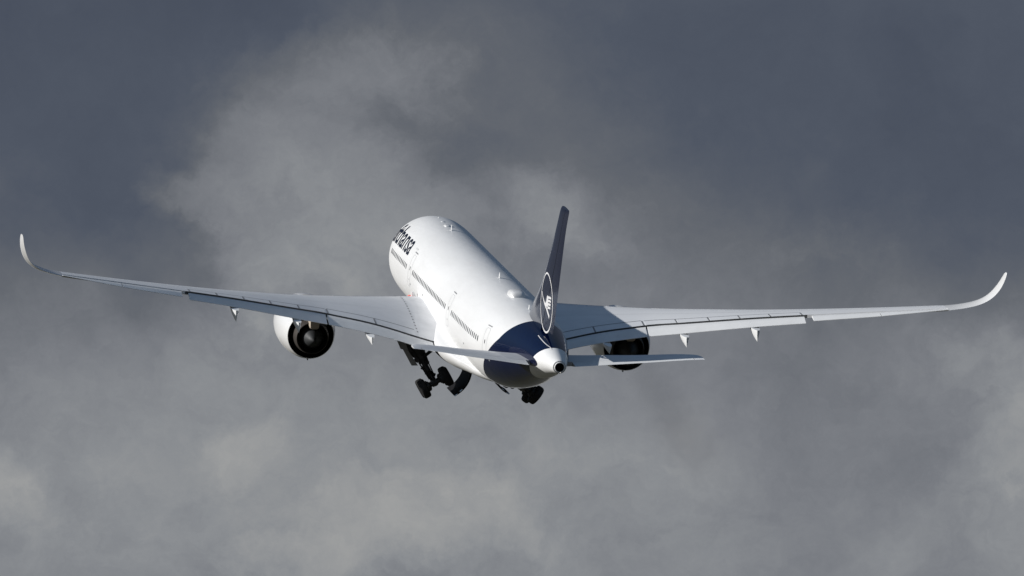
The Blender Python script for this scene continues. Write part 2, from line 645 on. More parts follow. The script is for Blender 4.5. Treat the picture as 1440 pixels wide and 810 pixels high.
me = text_mesh("Lufthansa", 2.15, .03)
bm = bmesh.new()
bm.from_mesh(me)
xmn = min(v.co.x for v in bm.verts)
xmx = max(v.co.x for v in bm.verts)
for v in bm.verts:
    v.co.x = 4.6 + (v.co.x - xmn) / (xmx - xmn) * 10.4
for i in range(1, 24):
    bmesh.ops.bisect_plane(bm, geom=bm.verts[:] + bm.edges[:] + bm.faces[:], plane_co=(0, -.2 + i * .1, 0), plane_no=(0, 1, 0))
for i in range(1, 22):
    bmesh.ops.bisect_plane(bm, geom=bm.verts[:] + bm.edges[:] + bm.faces[:], plane_co=(4.6 + i * .5, 0, 0), plane_no=(1, 0, 0))
for v in bm.verts:
    X, T_ = v.co.x, v.co.y
    v.co = fpt(X, rad(22.5) + T_ / 3.0, .014)
bm.normal_update()
me2 = bpy.data.meshes.new('airline_title')
bm.to_mesh(me2)
bm.free()
me2.materials.append(M['ink'])
ti = bpy.data.objects.new('airline_title', me2)
COL.objects.link(ti)
ti.parent = fuselage

# small markings behind the title
build('registration_mark', arc_strip([(16.3, rad(37)), (17.2, rad(37))], .12, .012), M['softseam'], fuselage)

# service panels, drain masts and pressure ports along the lower port side
for (px, pz) in ((18.3, -.35), (24.5, -.2), (52.6, -.45), (53.1, .1), (44.1, -.6)):
    build('service_panel', window_at(px, pz, .3, .12), M['seam'], fuselage)
build('outflow_valve', arc_strip([(45.2, rad(-52)), (46.8, rad(-52))], .09, .015), M['seam'], fuselage)

# antennas along the crown
def blade(xc, h, c, name='blade_antenna', m_=None, yoff=0.0):
    z0 = fus(xc)[0] + fus(xc)[1] - .04
    m2 = MB()
    rings_ = []
    for f, sc in ((0, 1.0), (.5, .8), (1.0, .5)):
        cc = c * sc
        ring = []
        for t, th in ((0, 0), (.15, .5), (.45, 1), (1, .1), (.45, -1), (.15, -.5)):
            ring.append((xc + f * h * .5 + t * cc, yoff + th * .035 * sc, z0 + f * h))
        rings_.append(ring)
    m2.loft(rings_)
    return build(name, m2, m_ or M['white'], jet)


blade(38.4, .42, .35)
blade(15.4, .42, .32)
blade(52.2, .34, .25)
blade(54.6, .30, .22)
blade(9.2, .10, .2)

def dome(xc, L, W, H, name, yoff=0.0):
    z0 = fus(xc)[0] + fus(xc)[1]
    m2 = MB()
    rings_ = []
    for i in range(13):
        t = i / 12
        s = (1 - abs(2 * t - 1) ** 3.2) ** .5 if 0 < t < 1 else .04
        ring = []
        for k in range(17):
            a = math.pi * k / 16
            c_, s_ = math.cos(a), math.sin(a)
            yy = W / 2 * math.copysign(abs(c_) ** .6, c_)
            base = math.sqrt(max(0, 1 - (yy / 3) ** 2)) * 3.05 - 3.05
            ring.append((xc + (t - .5) * L, yoff + yy * (.55 + .45 * s), z0 + base - .05 + H * s * abs(s_) ** .5))
        rings_.append(ring)
    m2.loft(rings_)
    return build(name, m2, M['white'], jet)


dome(46.6, 2.3, 1.04, .40, 'satellite_dome')
dome(13.6, .9, .4, .16, 'antenna_dome')
dome(11.4, .45, .25, .1, 'antenna_dome')

# lit seam edge painted as a pale strip between fin root and tail cone, on the port shoulder
mb = MB()
rr_ = []
for i in range(9):
    f = i / 8
    xx = 60.7 + f * 3.6
    zz_ = 2.41 - f * .34
    th = th_of_z(xx, min(zz_, fus(xx)[0] + fus(xx)[1] - .02))
    rr_.append((xx, th))
strip = build('lit_seam_strip', arc_strip(rr_, .055, .02), M['logo'], fuselage)

# ------------------------------------------------------------------ wings
def naca(t):
    return 5 * (.2969 * math.sqrt(max(t, 0)) - .1260 * t - .3516 * t * t + .2843 * t ** 3 - .1036 * t ** 4)  # half thickness / thickness


# y, LE x, LE z, hinge x, hinge z (upper skin), nominal TE x, thickness
WING = [(2.2, 20.87, -1.25, 34.1, -2.28, 36.0, .135), (3.3, 21.64, -1.10, 34.0, -1.98, 35.6, .13), (4.8, 22.69, -.97, 34.0, -1.60, 35.4, .125), (6.1, 23.6, -.86, 34.0, -1.24, 35.35, .12),
        (8, 24.93, -.69, 34.0, -.80, 35.3, .112), (10.6, 26.75, -.42, 34.0, -.36, 35.3, .106), (13, 28.43, -.18, 35.1, .08, 36.35, .10),
        (15, 29.83, .08, 36.0, .44, 37.2, .098), (17.5, 31.6, .41, 37.05, .87, 38.25, .096), (20.6, 33.75, .88, 38.4, 1.36, 39.5, .095),
        (24.7, 36.6, 1.57, 40.15, 1.98, 41.25, .095), (27.4, 38.5, 2.06, 41.4, 2.40, 42.4, .095), (29.3, 39.85, 2.42, 42.3, 2.70, 43.2, .095)]
EDGE = 29.3


def wst(y):
    return [smooth_interp(WING, y, k) for k in range(1, 7)]


def wupper(y, x, lower=False):
    """skin height at spanwise y (>=0), station x"""
    xl, zl, xh, zh, xt, tk = wst(y)
    c = xt - xl
    th = (xh - xl) / c
    a = (zh - zl - tk * c * naca(th)) / th
    t = (x - xl) / c
    if lower:
        return zl + a * t - .85 * tk * c * naca(t)
    return zl + a * t + tk * c * naca(t)


def wing_ring(y, s, full=False, n=14):
    xl, zl, xh, zh, xt, tk = wst(y)
    end = xt if full else xh
    up, lo = [], []
    for i in range(n + 1):
        f = (1 - math.cos(math.pi * i / n / 1.0)) / 2 if full else (1 - math.cos(math.pi / 2 * i / n))
        x_ = xl + (end - xl) * f
        up.append((x_, s * y, wupper(y, x_)))
        lo.append((x_, s * y, wupper(y, x_, True)))
    return up + lo[1:][::-1]


# winglet stations: y, LE x, z, chord, cant(deg)
WL = [(29.3, 39.85, 2.42, 3.35, 12), (29.9, 40.35, 2.58, 3.1, 16), (30.5, 40.95, 2.79, 2.85, 24), (31.1, 41.65, 3.08, 2.55, 34), (31.6, 42.4, 3.47, 2.25, 47),
      (31.95, 43.05, 3.93, 2.1, 59), (32.18, 43.65, 4.43, 1.95, 68), (32.32, 44.2, 4.88, 1.65, 75), (32.4, 44.75, 5.3, 1.3, 80), (32.43, 45.15, 5.55, .95, 82), (32.44, 45.5, 5.66, .5, 84)]


def wl_ring(st, s, n=14):
    y, xl, z, c, cant = st
    ca = rad(cant)
    ny, nz = -math.sin(ca) * s, math.cos(ca)
    up, lo = [], []
    rise = .0
    xl0, zl0, xh0, zh0, xt0, tk0 = wst(EDGE)
    th0 = (xh0 - xl0) / (xt0 - xl0)
    a0 = (zh0 - zl0 - tk0 * (xt0 - xl0) * naca(th0)) / th0
    for i in range(n + 1):
        f = (1 - math.cos(math.pi * i / n)) / 2
        t = f * c
        h = .095 * c * naca(f)
        tw = s * .05 * t * math.sin(ca)
        inc = a0 * f * (c / 3.35)
        up.append((xl + t, s * y + ny * h - tw, z + nz * h + inc * max(0, math.cos(ca))))
        lo.append((xl + t, s * y - ny * h * .85 - tw, z - nz * h * .85 + inc * max(0, math.cos(ca))))
    return up + lo[1:][::-1]


def strip_loft(ya, yb, xf0, xf1, hgt, n=8):
    pass


def control(name, s, ya, yb, dxz, parent, m_, gap=.05, front_drop=.08, thick=.75, n=10, skew=0.0):
    """movable trailing-edge surface between spans ya and yb. dxz(y) gives the drooped trailing edge (x, z)"""
    m2 = MB()
    rings_ = []
    for i in range(n + 1):
        y = ya + (yb - ya) * i / n
        xl, zl, xh, zh, xt, tk = wst(y)
        zlow = wupper(y, xh, True)
        H = (zh - zlow) * thick
        xe, ze = dxz(y)
        x0 = xh + gap
        zt = zh - front_drop
        def P(x_, z_):
            return (x_, s * y, z_)
        bulge = .03
        xm = x0 + (xe - x0) * .45
        ring = [P(x0, zt - H * .45), P(x0 + .03, zt - H * .15), P(x0 + .12, zt - .0), P(xm, zt + (ze - zt) * .45 + bulge),
                P(xe, ze + .015), P(xe, ze - .015), P(xm, zt + (ze - zt) * .45 - H * .5), P(x0 + .15, zt - H * .98), P(x0 + .03, zt - H * .8)]
        rings_.append(ring)
    m2.loft(rings_)
    return build(name, m2, m_, parent, sharp=50)


def te_flap(y):
    T_ = [(3.3, 35.5, -2.52), (4.7, 35.4, -2.16), (6.0, 35.35, -1.80), (8, 35.3, -1.37), (10.6, 35.3, -.93), (13, 36.25, -.48), (15.5, 37.35, .03), (17.5, 38.2, .42), (20.5, 39.4, .93)]
    return interp(T_, y, 1), interp(T_, y, 2)


def te_ail(y):
    T_ = [(20.9, 39.5, 1.11), (24.7, 41.1, 1.77), (29.4, 43.1, 2.72)]
    return interp(T_, y, 1), interp(T_, y, 2)


def spoiler(s, ya, yb, parent, ch, m_):
    m2 = MB()
    top, bot = [], []
    rings_ = []
    nn = 6
    for i in range(nn + 1):
        y = ya + (yb - ya) * i / nn
        xh = wst(y)[2]
        x0 = xh - ch
        x1 = xh + .02
        pts_ = []
        for j in range(5):
            xx = x0 + (x1 - x0) * j / 4
            pts_.append((xx, s * y, wupper(y, min(xx, xh)) + .014))
        for j in range(4, -1, -1):
            xx = x0 + (x1 - x0) * j / 4
            pts_.append((xx, s * y, wupper(y, min(xx, xh)) + .004))
        rings_.append(pts_)
    m2.loft(rings_)
    return build('spoiler', m2, m_, parent, sharp=30)


def vsection(x, y, zt, wdt, dep, s):
    """V-keeled fairing cross-section"""
    return [(x, s * (y - wdt / 2), zt), (x, s * (y - wdt * .47), zt - dep * .22), (x, s * (y - wdt * .30), zt - dep * .6), (x, s * (y - wdt * .07), zt - dep * .95), (x, s * y, zt - dep),
            (x, s * (y + wdt * .07), zt - dep * .95), (x, s * (y + wdt * .30), zt - dep * .6), (x, s * (y + wdt * .47), zt - dep * .22), (x, s * (y + wdt / 2), zt)]


def make_wing(s):
    mb = MB()
    ys = [2.2 + (10.6 - 2.2) * i / 14 for i in range(15)] + [10.6 + (EDGE - 10.6) * i / 26 for i in range(1, 27)]
    mb.loft([wing_ring(y, s) for y in ys])
    for k in range(len(ys) - 1):
        if ys[k] < 20.6:
            mb.mi[k * 29 + 14] = 1          # cove ahead of the flaps, recess shade put into its dark colour
    wing = build('wing', mb, [M['wing'], M['cove']], jet, sharp=45)
    # winglet, continuous with the wing tip
    mb = MB()
    sts = []
    for i in range(41):
        q = 29.3 + 0
        t = i / 40 * (len(WL) - 1)
        TT = [(k,) + WL[k] for k in range(len(WL))]
        sts.append([smooth_interp(TT, t, k) for k in range(1, 6)])
    mb.loft([wl_ring(st, s) for st in sts])
    wl = build('winglet', mb, M['white'] if s > 0 else M['white'], wing, sharp=60)
    # navigation light on the winglet leading edge
    y, xl, z, c, cant = sts[20]
    m2 = MB()
    m2.lathe((xl + .06, s * y, z), (1, 0, 0), [(-.12, .02), (-.04, .06), (.05, .05), (.08, .001)], n=10)
    build('navigation_light', m2, M['rubber'], wl)
    # leading-edge slats: bare metal strip slightly proud of the nose
    for (ya, yb) in ((3.6, 9.3), (11.9, 16.1), (16.16, 20.4), (20.46, 24.7), (24.76, 29.1)):
        m2 = MB()
        rings_ = []
        for i in range(9):
            y = ya + (yb - ya) * i / 8
            xl, zl, xh, zh, xt, tk = wst(y)
            c = xt - xl
            up, lo = [], []
            for j in range(9):
                f = .085 * (j / 8) ** 2
                h = tk * c * naca(f)
                th = (xh - xl) / c
                a = (zh - zl - tk * c * naca(th)) / th
                up.append((xl + f * c - .012, s * y, zl + a * f + h + .016))
                lo.append((xl + f * c * .5 - .012, s * y, zl + a * f * .5 - .85 * tk * c * naca(f * .5) - .016))
            rings_.append(up[::-1] + lo[1:])
        m2.loft(rings_)
        build('slat', m2, M['wing'], wing)
    # flaps and ailerons
    control('flap', s, 3.5, 10.62, te_flap, wing, M['flap'], gap=.05, front_drop=.085)
    control('flap', s, 10.74, 20.45, te_flap, wing, M['flap'], gap=.05, front_drop=.085)
    control('aileron', s, 20.95, 25.1, te_ail, wing, M['flap'], gap=.03, front_drop=.05)
    control('aileron', s, 25.15, 29.28, te_ail, wing, M['flap'], gap=.03, front_drop=.05)
    # spoilers
    for (ya, yb, ch) in ((4.6, 7.28, 1.15), (7.38, 10.5, 1.15), (10.68, 12.56, 1.0), (12.66, 14.56, 1.0), (14.66, 16.46, 1.0), (16.56, 18.36, 1.0), (18.46, 20.3, 1.0)):
        spoiler(s, ya, yb, wing, ch, M['wing'])
        m2 = MB()
        ra, rb = [], []
        for j in range(5):
            xx = wst(yb)[2] - ch + ch * j / 4
            ra.append((xx, s * (yb - .01), wupper(yb, xx) + .019))
            rb.append((xx, s * (yb + .10), wupper(yb, xx) + .019))
        m2.add(ra + rb, [(i, i + 1, 5 + i + 1, 5 + i) for i in range(4)])
        build('spoiler_seam', m2, M['seam'], wing)
    for (ya, yb, ch) in ((4.6, 10.5, 1.15), (10.68, 20.3, 1.0)):
        m2 = MB()
        ra, rb = [], []
        for i in range(25):
            y = ya + (yb - ya) * i / 24
            xx = wst(y)[2] - ch - .16
            ra.append((xx, s * y, wupper(y, xx) + .007))
            rb.append((xx + .15, s * y, wupper(y, xx + .15) + .007))
        k = len(ra)
        m2.add(ra + rb, [(i, i + 1, k + i + 1, k + i) for i in range(k - 1)])
        build('spoiler_seam', m2, M['seam'], wing)
    # flap-track fairings, drooped with the flaps
    for (yf, xt_, zt_, L) in ((7.9, 36.9, -1.95, 5.5), (12.9, 37.6, -1.22, 5.0), (17.3, 39.3, -.42, 4.2)):
        m2 = MB()
        xe, ze = te_flap(yf)
        x0 = xt_ - L
        rings_ = []
        zw0 = wupper(yf, x0, True)
        for t, wd, kf in ((0, .06, .0), (.12, .32, .20), (.3, .46, .46), (.5, .52, .68), (.7, .52, .84), (.85, .46, .94), (.95, .30, .99), (1.0, .10, 1.0)):
            xx = x0 + L * t
            if xx < xe - .6:
                ztop = wupper(yf, min(xx, wst(yf)[2]), True) + .05
            else:
                ztop = ze - .06
            keel = zw0 - .05 + (zt_ + .04 - zw0) * kf
            rings_.append(vsection(xx, yf, ztop, wd, max(.05, ztop - keel), s))
        m2.loft(rings_)
        build('flap_fairing', m2, M['flap'], wing, sharp=35)
    # static wicks
    for yy in (22.3, 23.8, 26.2, 27.6):
        xe, ze = te_ail(yy)
        m2 = MB()
        m2.tube([(xe - .02, s * yy, ze), (xe + .22, s * yy, ze - .02)], .008, n=6)
        build('static_wick', m2, M['seam'], wing)
    # dashed walkway marking near the root, one painted dash per part
    for i in range(15):
        xx = 24.2 + i * .62
        yy = 4.35
        mk = MB()
        mk.add([(xx, s * yy, wupper(yy, xx) + .006), (xx + .26, s * yy, wupper(yy, xx + .26) + .006), (xx + .26, s * (yy + .09), wupper(yy + .09, xx + .26) + .006), (xx, s * (yy + .09), wupper(yy + .09, xx) + .006)], [(0, 1, 2, 3)])
        build('walkway_dash', mk, M['seam'], wing)
    # panel seams on the upper skin
    for (frac, wd) in ((.16, .03), (.56, .022)):
        sm = MB()
        ra, rb = [], []
        for i in range(41):
            y = 3.7 + (EDGE - 3.9) * i / 40
            xl, zl, xh, zh, xt, tk = wst(y)
            xx = xl + (xh - xl) * frac
            ra.append((xx, s * y, wupper(y, xx) + .005))
            rb.append((xx + wd, s * y, wupper(y, xx + wd) + .005))
        k = len(ra)
        sm.add(ra + rb, [(i, i + 1, k + i + 1, k + i) for i in range(k - 1)])
        build('panel_seam', sm, M['softseam'], wing)
    return wing


wing_port = make_wing(-1)
wing_star = make_wing(1)
# wing-root lamp, port side
mb = MB()
mb.lathe((22.0, -3.5, -.72), (0, -.2, 1), [(-.2, .16), (0, .15), (.12, .11), (.17, .001)], n=16)
build('wing_root_lamp', mb, M['redlamp'], jet)
mb = MB()
mb.lathe((21.7, -3.22, -.6), (0, -.2, 1), [(-.2, .16), (0, .16), (.2, .12), (.26, .001)], n=16)
build('beacon_fairing', mb, M['white'], jet)

# ------------------------------------------------------------------ engines
def make_engine(s):
    yc = 10.62
    ax = Vector((1, 0, -.056)).normalized()
    o = Vector((26.68, s * yc, -2.92))
    mb = MB()
    prof = [(-3.0, 1.50), (-2.0, 1.54), (-.8, 1.55), (0, 1.525), (.0, 1.555), (-.5, 1.67), (-1.2, 1.79), (-2.2, 1.90), (-3.3, 1.96), (-4.3, 1.95), (-5.1, 1.88),
            (-5.6, 1.79), (-5.85, 1.70), (-5.92, 1.62), (-5.85, 1.55), (-5.5, 1.50), (-4.6, 1.50), (-3.4, 1.5), (-3.0, 1.50)]
    mb.lathe(o, ax, prof, n=72)
    eng = build('engine', mb, [M['white']], jet, sharp=50)
    # dark liner of the fan duct, just inside the cowl
    m2 = MB()
    m2.lathe(o, ax, [(-.04, 1.518), (-.8, 1.53), (-2.0, 1.52), (-2.9, 1.49)], n=72)
    build('duct_liner', m2, M['duct'], eng)
    m2 = MB()
    m2.lathe(o, ax, [(-2.9, 1.5), (-2.9, .5)], n=48)
    build('fan_case', m2, M['duct'], eng)
    # outlet guide vanes
    m2 = MB()
    sd_ = ax.cross(Vector((0, 0, 1))).normalized()
    up_ = sd_.cross(ax)
    for k in range(40):
        a = 2 * math.pi * k / 40
        r_ = sd_ * math.cos(a) + up_ * math.sin(a)
        tg = ax.cross(r_)
        pts_ = []
        for rr2 in (1.0, 1.49):
            for (d_, q) in ((-2.85, -.05), (-2.35, .05)):
                pts_.append(o + ax * d_ + r_ * rr2 + tg * (q - .012))
                pts_.append(o + ax * d_ + r_ * rr2 + tg * (q + .012))
        m2.add(pts_, [(0, 1, 3, 2), (4, 6, 7, 5), (0, 4, 5, 1), (2, 3, 7, 6), (0, 2, 6, 4), (1, 5, 7, 3)])
    build('guide_vanes', m2, M['vane'], eng)
    # core cowl and nozzle
    m2 = MB()
    m2.lathe(o, ax, [(-2.9, 1.0), (-1.9, 1.16), (-.8, 1.22), (0, 1.19), (.5, 1.13), (.9, 1.06), (.9, 1.01), (.4, 1.01), (-.4, 1.0)], n=56)
    core = build('core_cowl', m2, M['hot'], eng)
    m2 = MB()
    m2.lathe(o, ax, [(.86, 1.0), (.2, 1.0), (-.5, .99), (-.5, .3)], n=48)
    build('nozzle_liner', m2, M['duct'], eng)
    m2 = MB()
    m2.lathe(o, ax, [(-.5, .74), (.3, .76), (.7, .70), (1.1, .53), (1.5, .30), (1.75, .12), (1.8, .001)], n=40)
    build('exhaust_plug', m2, M['plug'], eng)
    # inlet fan spinner, hidden from here but part of the engine
    m2 = MB()
    m2.lathe(o, ax, [(-4.7, .001), (-4.5, .15), (-4.1, .38), (-3.8, .48)], n=32)
    build('spinner', m2, M['vane'], eng)
    m2 = MB()
    for k in range(22):
        a = 2 * math.pi * k / 22
        r_ = sd_ * math.cos(a) + up_ * math.sin(a)
        tg = ax.cross(r_)
        m2.add([o + ax * -4.0 + r_ * .45 - tg * .06, o + ax * -3.75 + r_ * .45 + tg * .06, o + ax * -3.7 + r_ * 1.48 + tg * .2, o + ax * -3.95 + r_ * 1.48 - tg * .12], [(0, 1, 2, 3)])
    build('fan', m2, M['vane'], eng)
    # small drain mast and latch bumps under the cowl
    m2 = MB()
    m2.box(o + ax * -1.0 + Vector((0, 0, -1.77)), (.35, .05, .12))
    build('drain_mast', m2, M['vane'], eng)
    # strake on the inboard shoulder
    m2 = MB()
    a = rad(50)
    r_ = Vector((0, -s * math.cos(a), math.sin(a)))
    tg = Vector((0, math.sin(a), s * math.cos(a)))
    p0 = o + ax * -4.8
    m2.add([p0 + r_ * 1.9 + tg * .012, p0 + ax * 1.5 + r_ * 1.9 + tg * .012, p0 + ax * 1.4 + r_ * 2.32 + tg * .012, p0 + ax * .9 + r_ * 2.25 + tg * .012,
            p0 + r_ * 1.9 - tg * .012, p0 + ax * 1.5 + r_ * 1.9 - tg * .012, p0 + ax * 1.4 + r_ * 2.32 - tg * .012, p0 + ax * .9 + r_ * 2.25 - tg * .012],
           [(0, 1, 2, 3), (7, 6, 5, 4), (0, 4, 5, 1), (1, 5, 6, 2), (2, 6, 7, 3), (3, 7, 4, 0)])
    build('strake', m2, M['white'], eng)
    # pylon from the nacelle top to the underside of the wing
    m2 = MB()
    rings_ = []
    for (xx, hw_, zt_, zb_) in ((22.2, .05, -.92, -1.2), (23.2, .22, -.66, -1.4), (24.5, .30, -.55, -1.6), (26.5, .32, -.55, -2.0), (27.2, .32, -.75, -2.1), (28.2, .31, -.8, -2.28), (28.45, .30, -.8, -2.20)):
        rings_.append([(xx, s * yc - hw_, zt_), (xx, s * yc - hw_, (zt_ + zb_) / 2), (xx, s * yc - hw_ * .95, zb_ + .08), (xx, s * yc - hw_ * .6, zb_),
                       (xx, s * yc + hw_ * .6, zb_), (xx, s * yc + hw_ * .95, zb_ + .08), (xx, s * yc + hw_, (zt_ + zb_) / 2), (xx, s * yc + hw_, zt_)])
    m2.loft(rings_)
    py = build('pylon', m2, M['pylon'], eng, sharp=40)
    m2 = MB()
    rings_ = []
    for (xx, hw_, zb_) in ((28.3, .26, -1.75), (29.5, .22, -1.5), (31.0, .12, -1.3), (32, .03, -1.15)):
        rings_.append([(xx, s * yc - hw_, -.7), (xx, s * yc - hw_, zb_ + .1), (xx, s * yc - hw_ * .5, zb_), (xx, s * yc + hw_ * .5, zb_), (xx, s * yc + hw_, zb_ + .1), (xx, s * yc + hw_, -.7)])
    m2.loft(rings_)
    build('pylon_fairing', m2, M['wing'], eng, sharp=40)
    return eng


make_engine(-1)
make_engine(1)

# ------------------------------------------------------------------ tail surfaces
# fin: z, LE x, TE x, half thickness
FIN = [(1.9, 52.0, 62.75, 0.360), (2.6, 53.1, 63.05, 0.338), (3.3, 54.1, 63.4, 0.317), (3.9, 54.95, 63.7, 0.302), (5.04, 57.0, 64.15, 0.266), (6.5, 58.95, 64.7, 0.238),
       (8.25, 61.05, 65.35, 0.194), (10.0, 62.75, 66.15, 0.158), (10.9, 63.55, 66.75, 0.137), (11.15, 63.85, 66.95, 0.122), (11.3, 64.2, 67.0, 0.094), (11.36, 64.8, 66.95, 0.029)]
HF = .64


def fin_h(z, f):
    return smooth_interp(FIN, z, 3) * naca(f) * 2


def fin_ring(z, f0, f1, n=12, front=False):
    le, te = smooth_interp(FIN, z, 1), smooth_interp(FIN, z, 2)
    c = te - le
    L, R = [], []
    for i in range(n + 1):
        f = f0 + (f1 - f0) * ((1 - math.cos(math.pi / 2 * i / n)) if front else i / n)
        h = fin_h(z, f)
        L.append((le + f * c, -h, z))
        R.append((le + f * c, h, z))
    if front:
        return L + R[1:][::-1]
    return L + R[::-1]


zs = [1.9 + (10.9 - 1.9) * i / 30 for i in range(31)] + [11.05, 11.15, 11.24, 11.3, 11.34, 11.36]
mb = MB()
mb.loft([fin_ring(z, 0, HF, 14, True) for z in zs])
fin = build('vertical_stabilizer', mb, M['fin_side'], jet, sharp=50)
mb = MB()
mb.loft([fin_ring(z, HF + .014, 1.0, 8) for z in zs if z > 2.5])
rudder = build('rudder', mb, M['fin_side'], jet, sharp=50)


def fin_point(x, z, off):
    le, te = smooth_interp(FIN, z, 1), smooth_interp(FIN, z, 2)
    f = min(1, max(0, (x - le) / (te - le)))
    return Vector((x, -fin_h(z, f) - off, z))


# emblem: thin ring and a stylised flying crane, on the port face
CX, CZ, CR = 61.05, 4.60, 1.90


def decal(poly, name, parent, off=.014, cuts=.12):
    bm = bmesh.new()
    vs = [bm.verts.new((px, 0, pz)) for px, pz in poly]
    f = bm.faces.new(vs)
    bmesh.ops.triangulate(bm, faces=[f])
    x0 = min(p[0] for p in poly)
    x1 = max(p[0] for p in poly)
    z0 = min(p[1] for p in poly)
    z1 = max(p[1] for p in poly)
    q = x0 + cuts
    while q < x1:
        bmesh.ops.bisect_plane(bm, geom=bm.verts[:] + bm.edges[:] + bm.faces[:], plane_co=(q, 0, 0), plane_no=(1, 0, 0))
        q += cuts
    q = z0 + cuts * 2
    while q < z1:
        bmesh.ops.bisect_plane(bm, geom=bm.verts[:] + bm.edges[:] + bm.faces[:], plane_co=(0, 0, q), plane_no=(0, 0, 1))
        q += cuts * 2
    for v in bm.verts:
        v.co = fin_point(v.co.x, v.co.z, off)
    me_ = bpy.data.meshes.new(name)
    bm.to_mesh(me_)
    bm.free()
    return me_


def ring_mesh(r0, r1, n=120):
    vs = []
    for k in range(n):
        a = 2 * math.pi * k / n
        vs.append(fin_point(CX + r0 * math.cos(a), CZ + r0 * math.sin(a), .014))
        vs.append(fin_point(CX + r1 * math.cos(a), CZ + r1 * math.sin(a), .014))
    m_ = MB()
    m_.add(vs, [(2 * k, 2 * k + 1, (2 * k + 3) % (2 * n), (2 * k + 2) % (2 * n)) for k in range(n)])
    return m_


emb = build('emblem_ring', ring_mesh(CR - .06, CR + .06), M['logo'], fin)


def bez(p0, p1, p2, n=14):
    return [((1 - t) ** 2 * p0[0] + 2 * t * (1 - t) * p1[0] + t * t * p2[0], (1 - t) ** 2 * p0[1] + 2 * t * (1 - t) * p1[1] + t * t * p2[1]) for t in [i / n for i in range(n + 1)]]


def stroke(c, w0, w1):
    """tapered stroke along a centre line"""
    L, R = [], []
    for i, (x_, z_) in enumerate(c):
        a = c[max(0, i - 1)]
        b = c[min(len(c) - 1, i + 1)]
        dx, dz = b[0] - a[0], b[1] - a[1]
        l = math.hypot(dx, dz)
        w_ = (w0 + (w1 - w0) * i / (len(c) - 1)) / 2
        L.append((x_ - dz / l * w_, z_ + dx / l * w_))
        R.append((x_ + dz / l * w_, z_ - dx / l * w_))
    return L + R[::-1]


E0 = (CX, CZ)


def e2(u, v):
    return (CX + u * CR, CZ + v * CR)


pieces = []
pieces.append(stroke([e2(-.86, .27), e2(-.66, .12), e2(-.46, .01), e2(-.25, -.08), e2(-.02, -.16), e2(.2, -.25), e2(.54, -.42)], .10, .24))
pieces.append([e2(-.34, -.06), e2(-.08, -.20), e2(.12, -.10), e2(.30, -.13), e2(.30, .28), e2(.10, .26), e2(-.02, .04), e2(-.16, -.02)])
for k in range(4):
    pieces.append(stroke([e2(.24, .21 - .115 * k), e2(.5, .245 - .115 * k), e2(.78 - .03 * k, .25 - .115 * k)], .15, .14))
for i, poly in enumerate(pieces):
    me_ = decal(poly, 'crane_emblem', fin, off=.014 + .002 * i)
    me_.materials.append(M['logo'])
    if i == 0:
        bm_all = bmesh.new()
    bm_all.from_mesh(me_)
me_ = bpy.data.meshes.new('crane_emblem')
bm_all.to_mesh(me_)
bm_all.free()
me_.materials.append(M['logo'])
ob = bpy.data.objects.new('crane_emblem', me_)
COL.objects.link(ob)
ob.parent = fin

# horizontal stabilizers: y, LE x, LE z, TE x, TE z, thickness ratio
HT = [(.6, 57.2, .60, 63.45, .80, .088), (1.4, 57.85, .68, 63.7, .90, .088), (4.2, 60.1, 1.13, 64.65, 1.31, .088), (5.7, 61.3, 1.38, 65.15, 1.53, .088),
      (8.2, 63.3, 1.86, 66.0, 1.92, .09), (8.9, 63.95, 1.97, 66.3, 2.02, .085), (9.2, 64.4, 2.02, 66.45, 2.06, .07), (9.36, 65.1, 2.06, 66.55, 2.08, .05)]
HH = .72


def ht_ring(y, s, f0, f1, n=12, front=True):
    le, zl, te, zt, tk = (smooth_interp(HT, y, k) for k in range(1, 6))
    c = te - le
    U, D = [], []
    for i in range(n + 1):
        f = f0 + (f1 - f0) * ((1 - math.cos(math.pi / 2 * i / n)) if front else i / n)
        h = tk * c * naca(f)
        U.append((le + f * c, s * y, zl + (zt - zl) * f + h))
        D.append((le + f * c, s * y, zl + (zt - zl) * f - h))
    return U + (D[1:] if front else D)[::-1]


for s in (-1, 1):
    ys = [.6 + (8.9 - .6) * i / 16 for i in range(17)] + [9.05, 9.2, 9.3, 9.36]
    mb = MB()
    mb.loft([ht_ring(y, s, 0, HH) for y in ys])
    hs = build('horizontal_stabilizer', mb, M['wing'], jet, sharp=50)
    mb = MB()
    mb.loft([ht_ring(y, s, HH + .01, 1.0, 6, False) for y in [1.5 + (8.75 - 1.5) * i / 12 for i in range(13)]])
    build('elevator', mb, M['flap'], hs, sharp=50)
    mb = MB()
    mb.loft([ht_ring(y, s, HH, 1.0, 6, False) for y in (8.8, 8.9, 9.05, 9.2, 9.3, 9.36)])
    build('stabilizer_tip', mb, M['wing'], hs, sharp=50)
    # dark seal plate where the moving tailplane meets the skin
    mb = MB()
    pl = []
    for k in range(24):
        a = 2 * math.pi * k / 24
        px = 60.6 + 3.0 * math.cos(a)
        pz = 1.02 + .42 * math.sin(a)
        zc_, rz_, hw_ = fus(px)
        th = math.asin(max(-1, min(1, (pz - zc_) / rz_)))
        pl.append(fpt(px, th, .02, s))
    cc_ = fpt(60.6, th_of_z(60.6, 1.02), .04, s)
    mb.add(pl + [cc_], [(k, (k + 1) % 24, 24) for k in range(24)])
    build('seal_plate', mb, M['navy'], hs)

# ------------------------------------------------------------------ landing gear, part-way up
def rot_x(ang):
    return Matrix.Rotation(ang, 3, 'X')


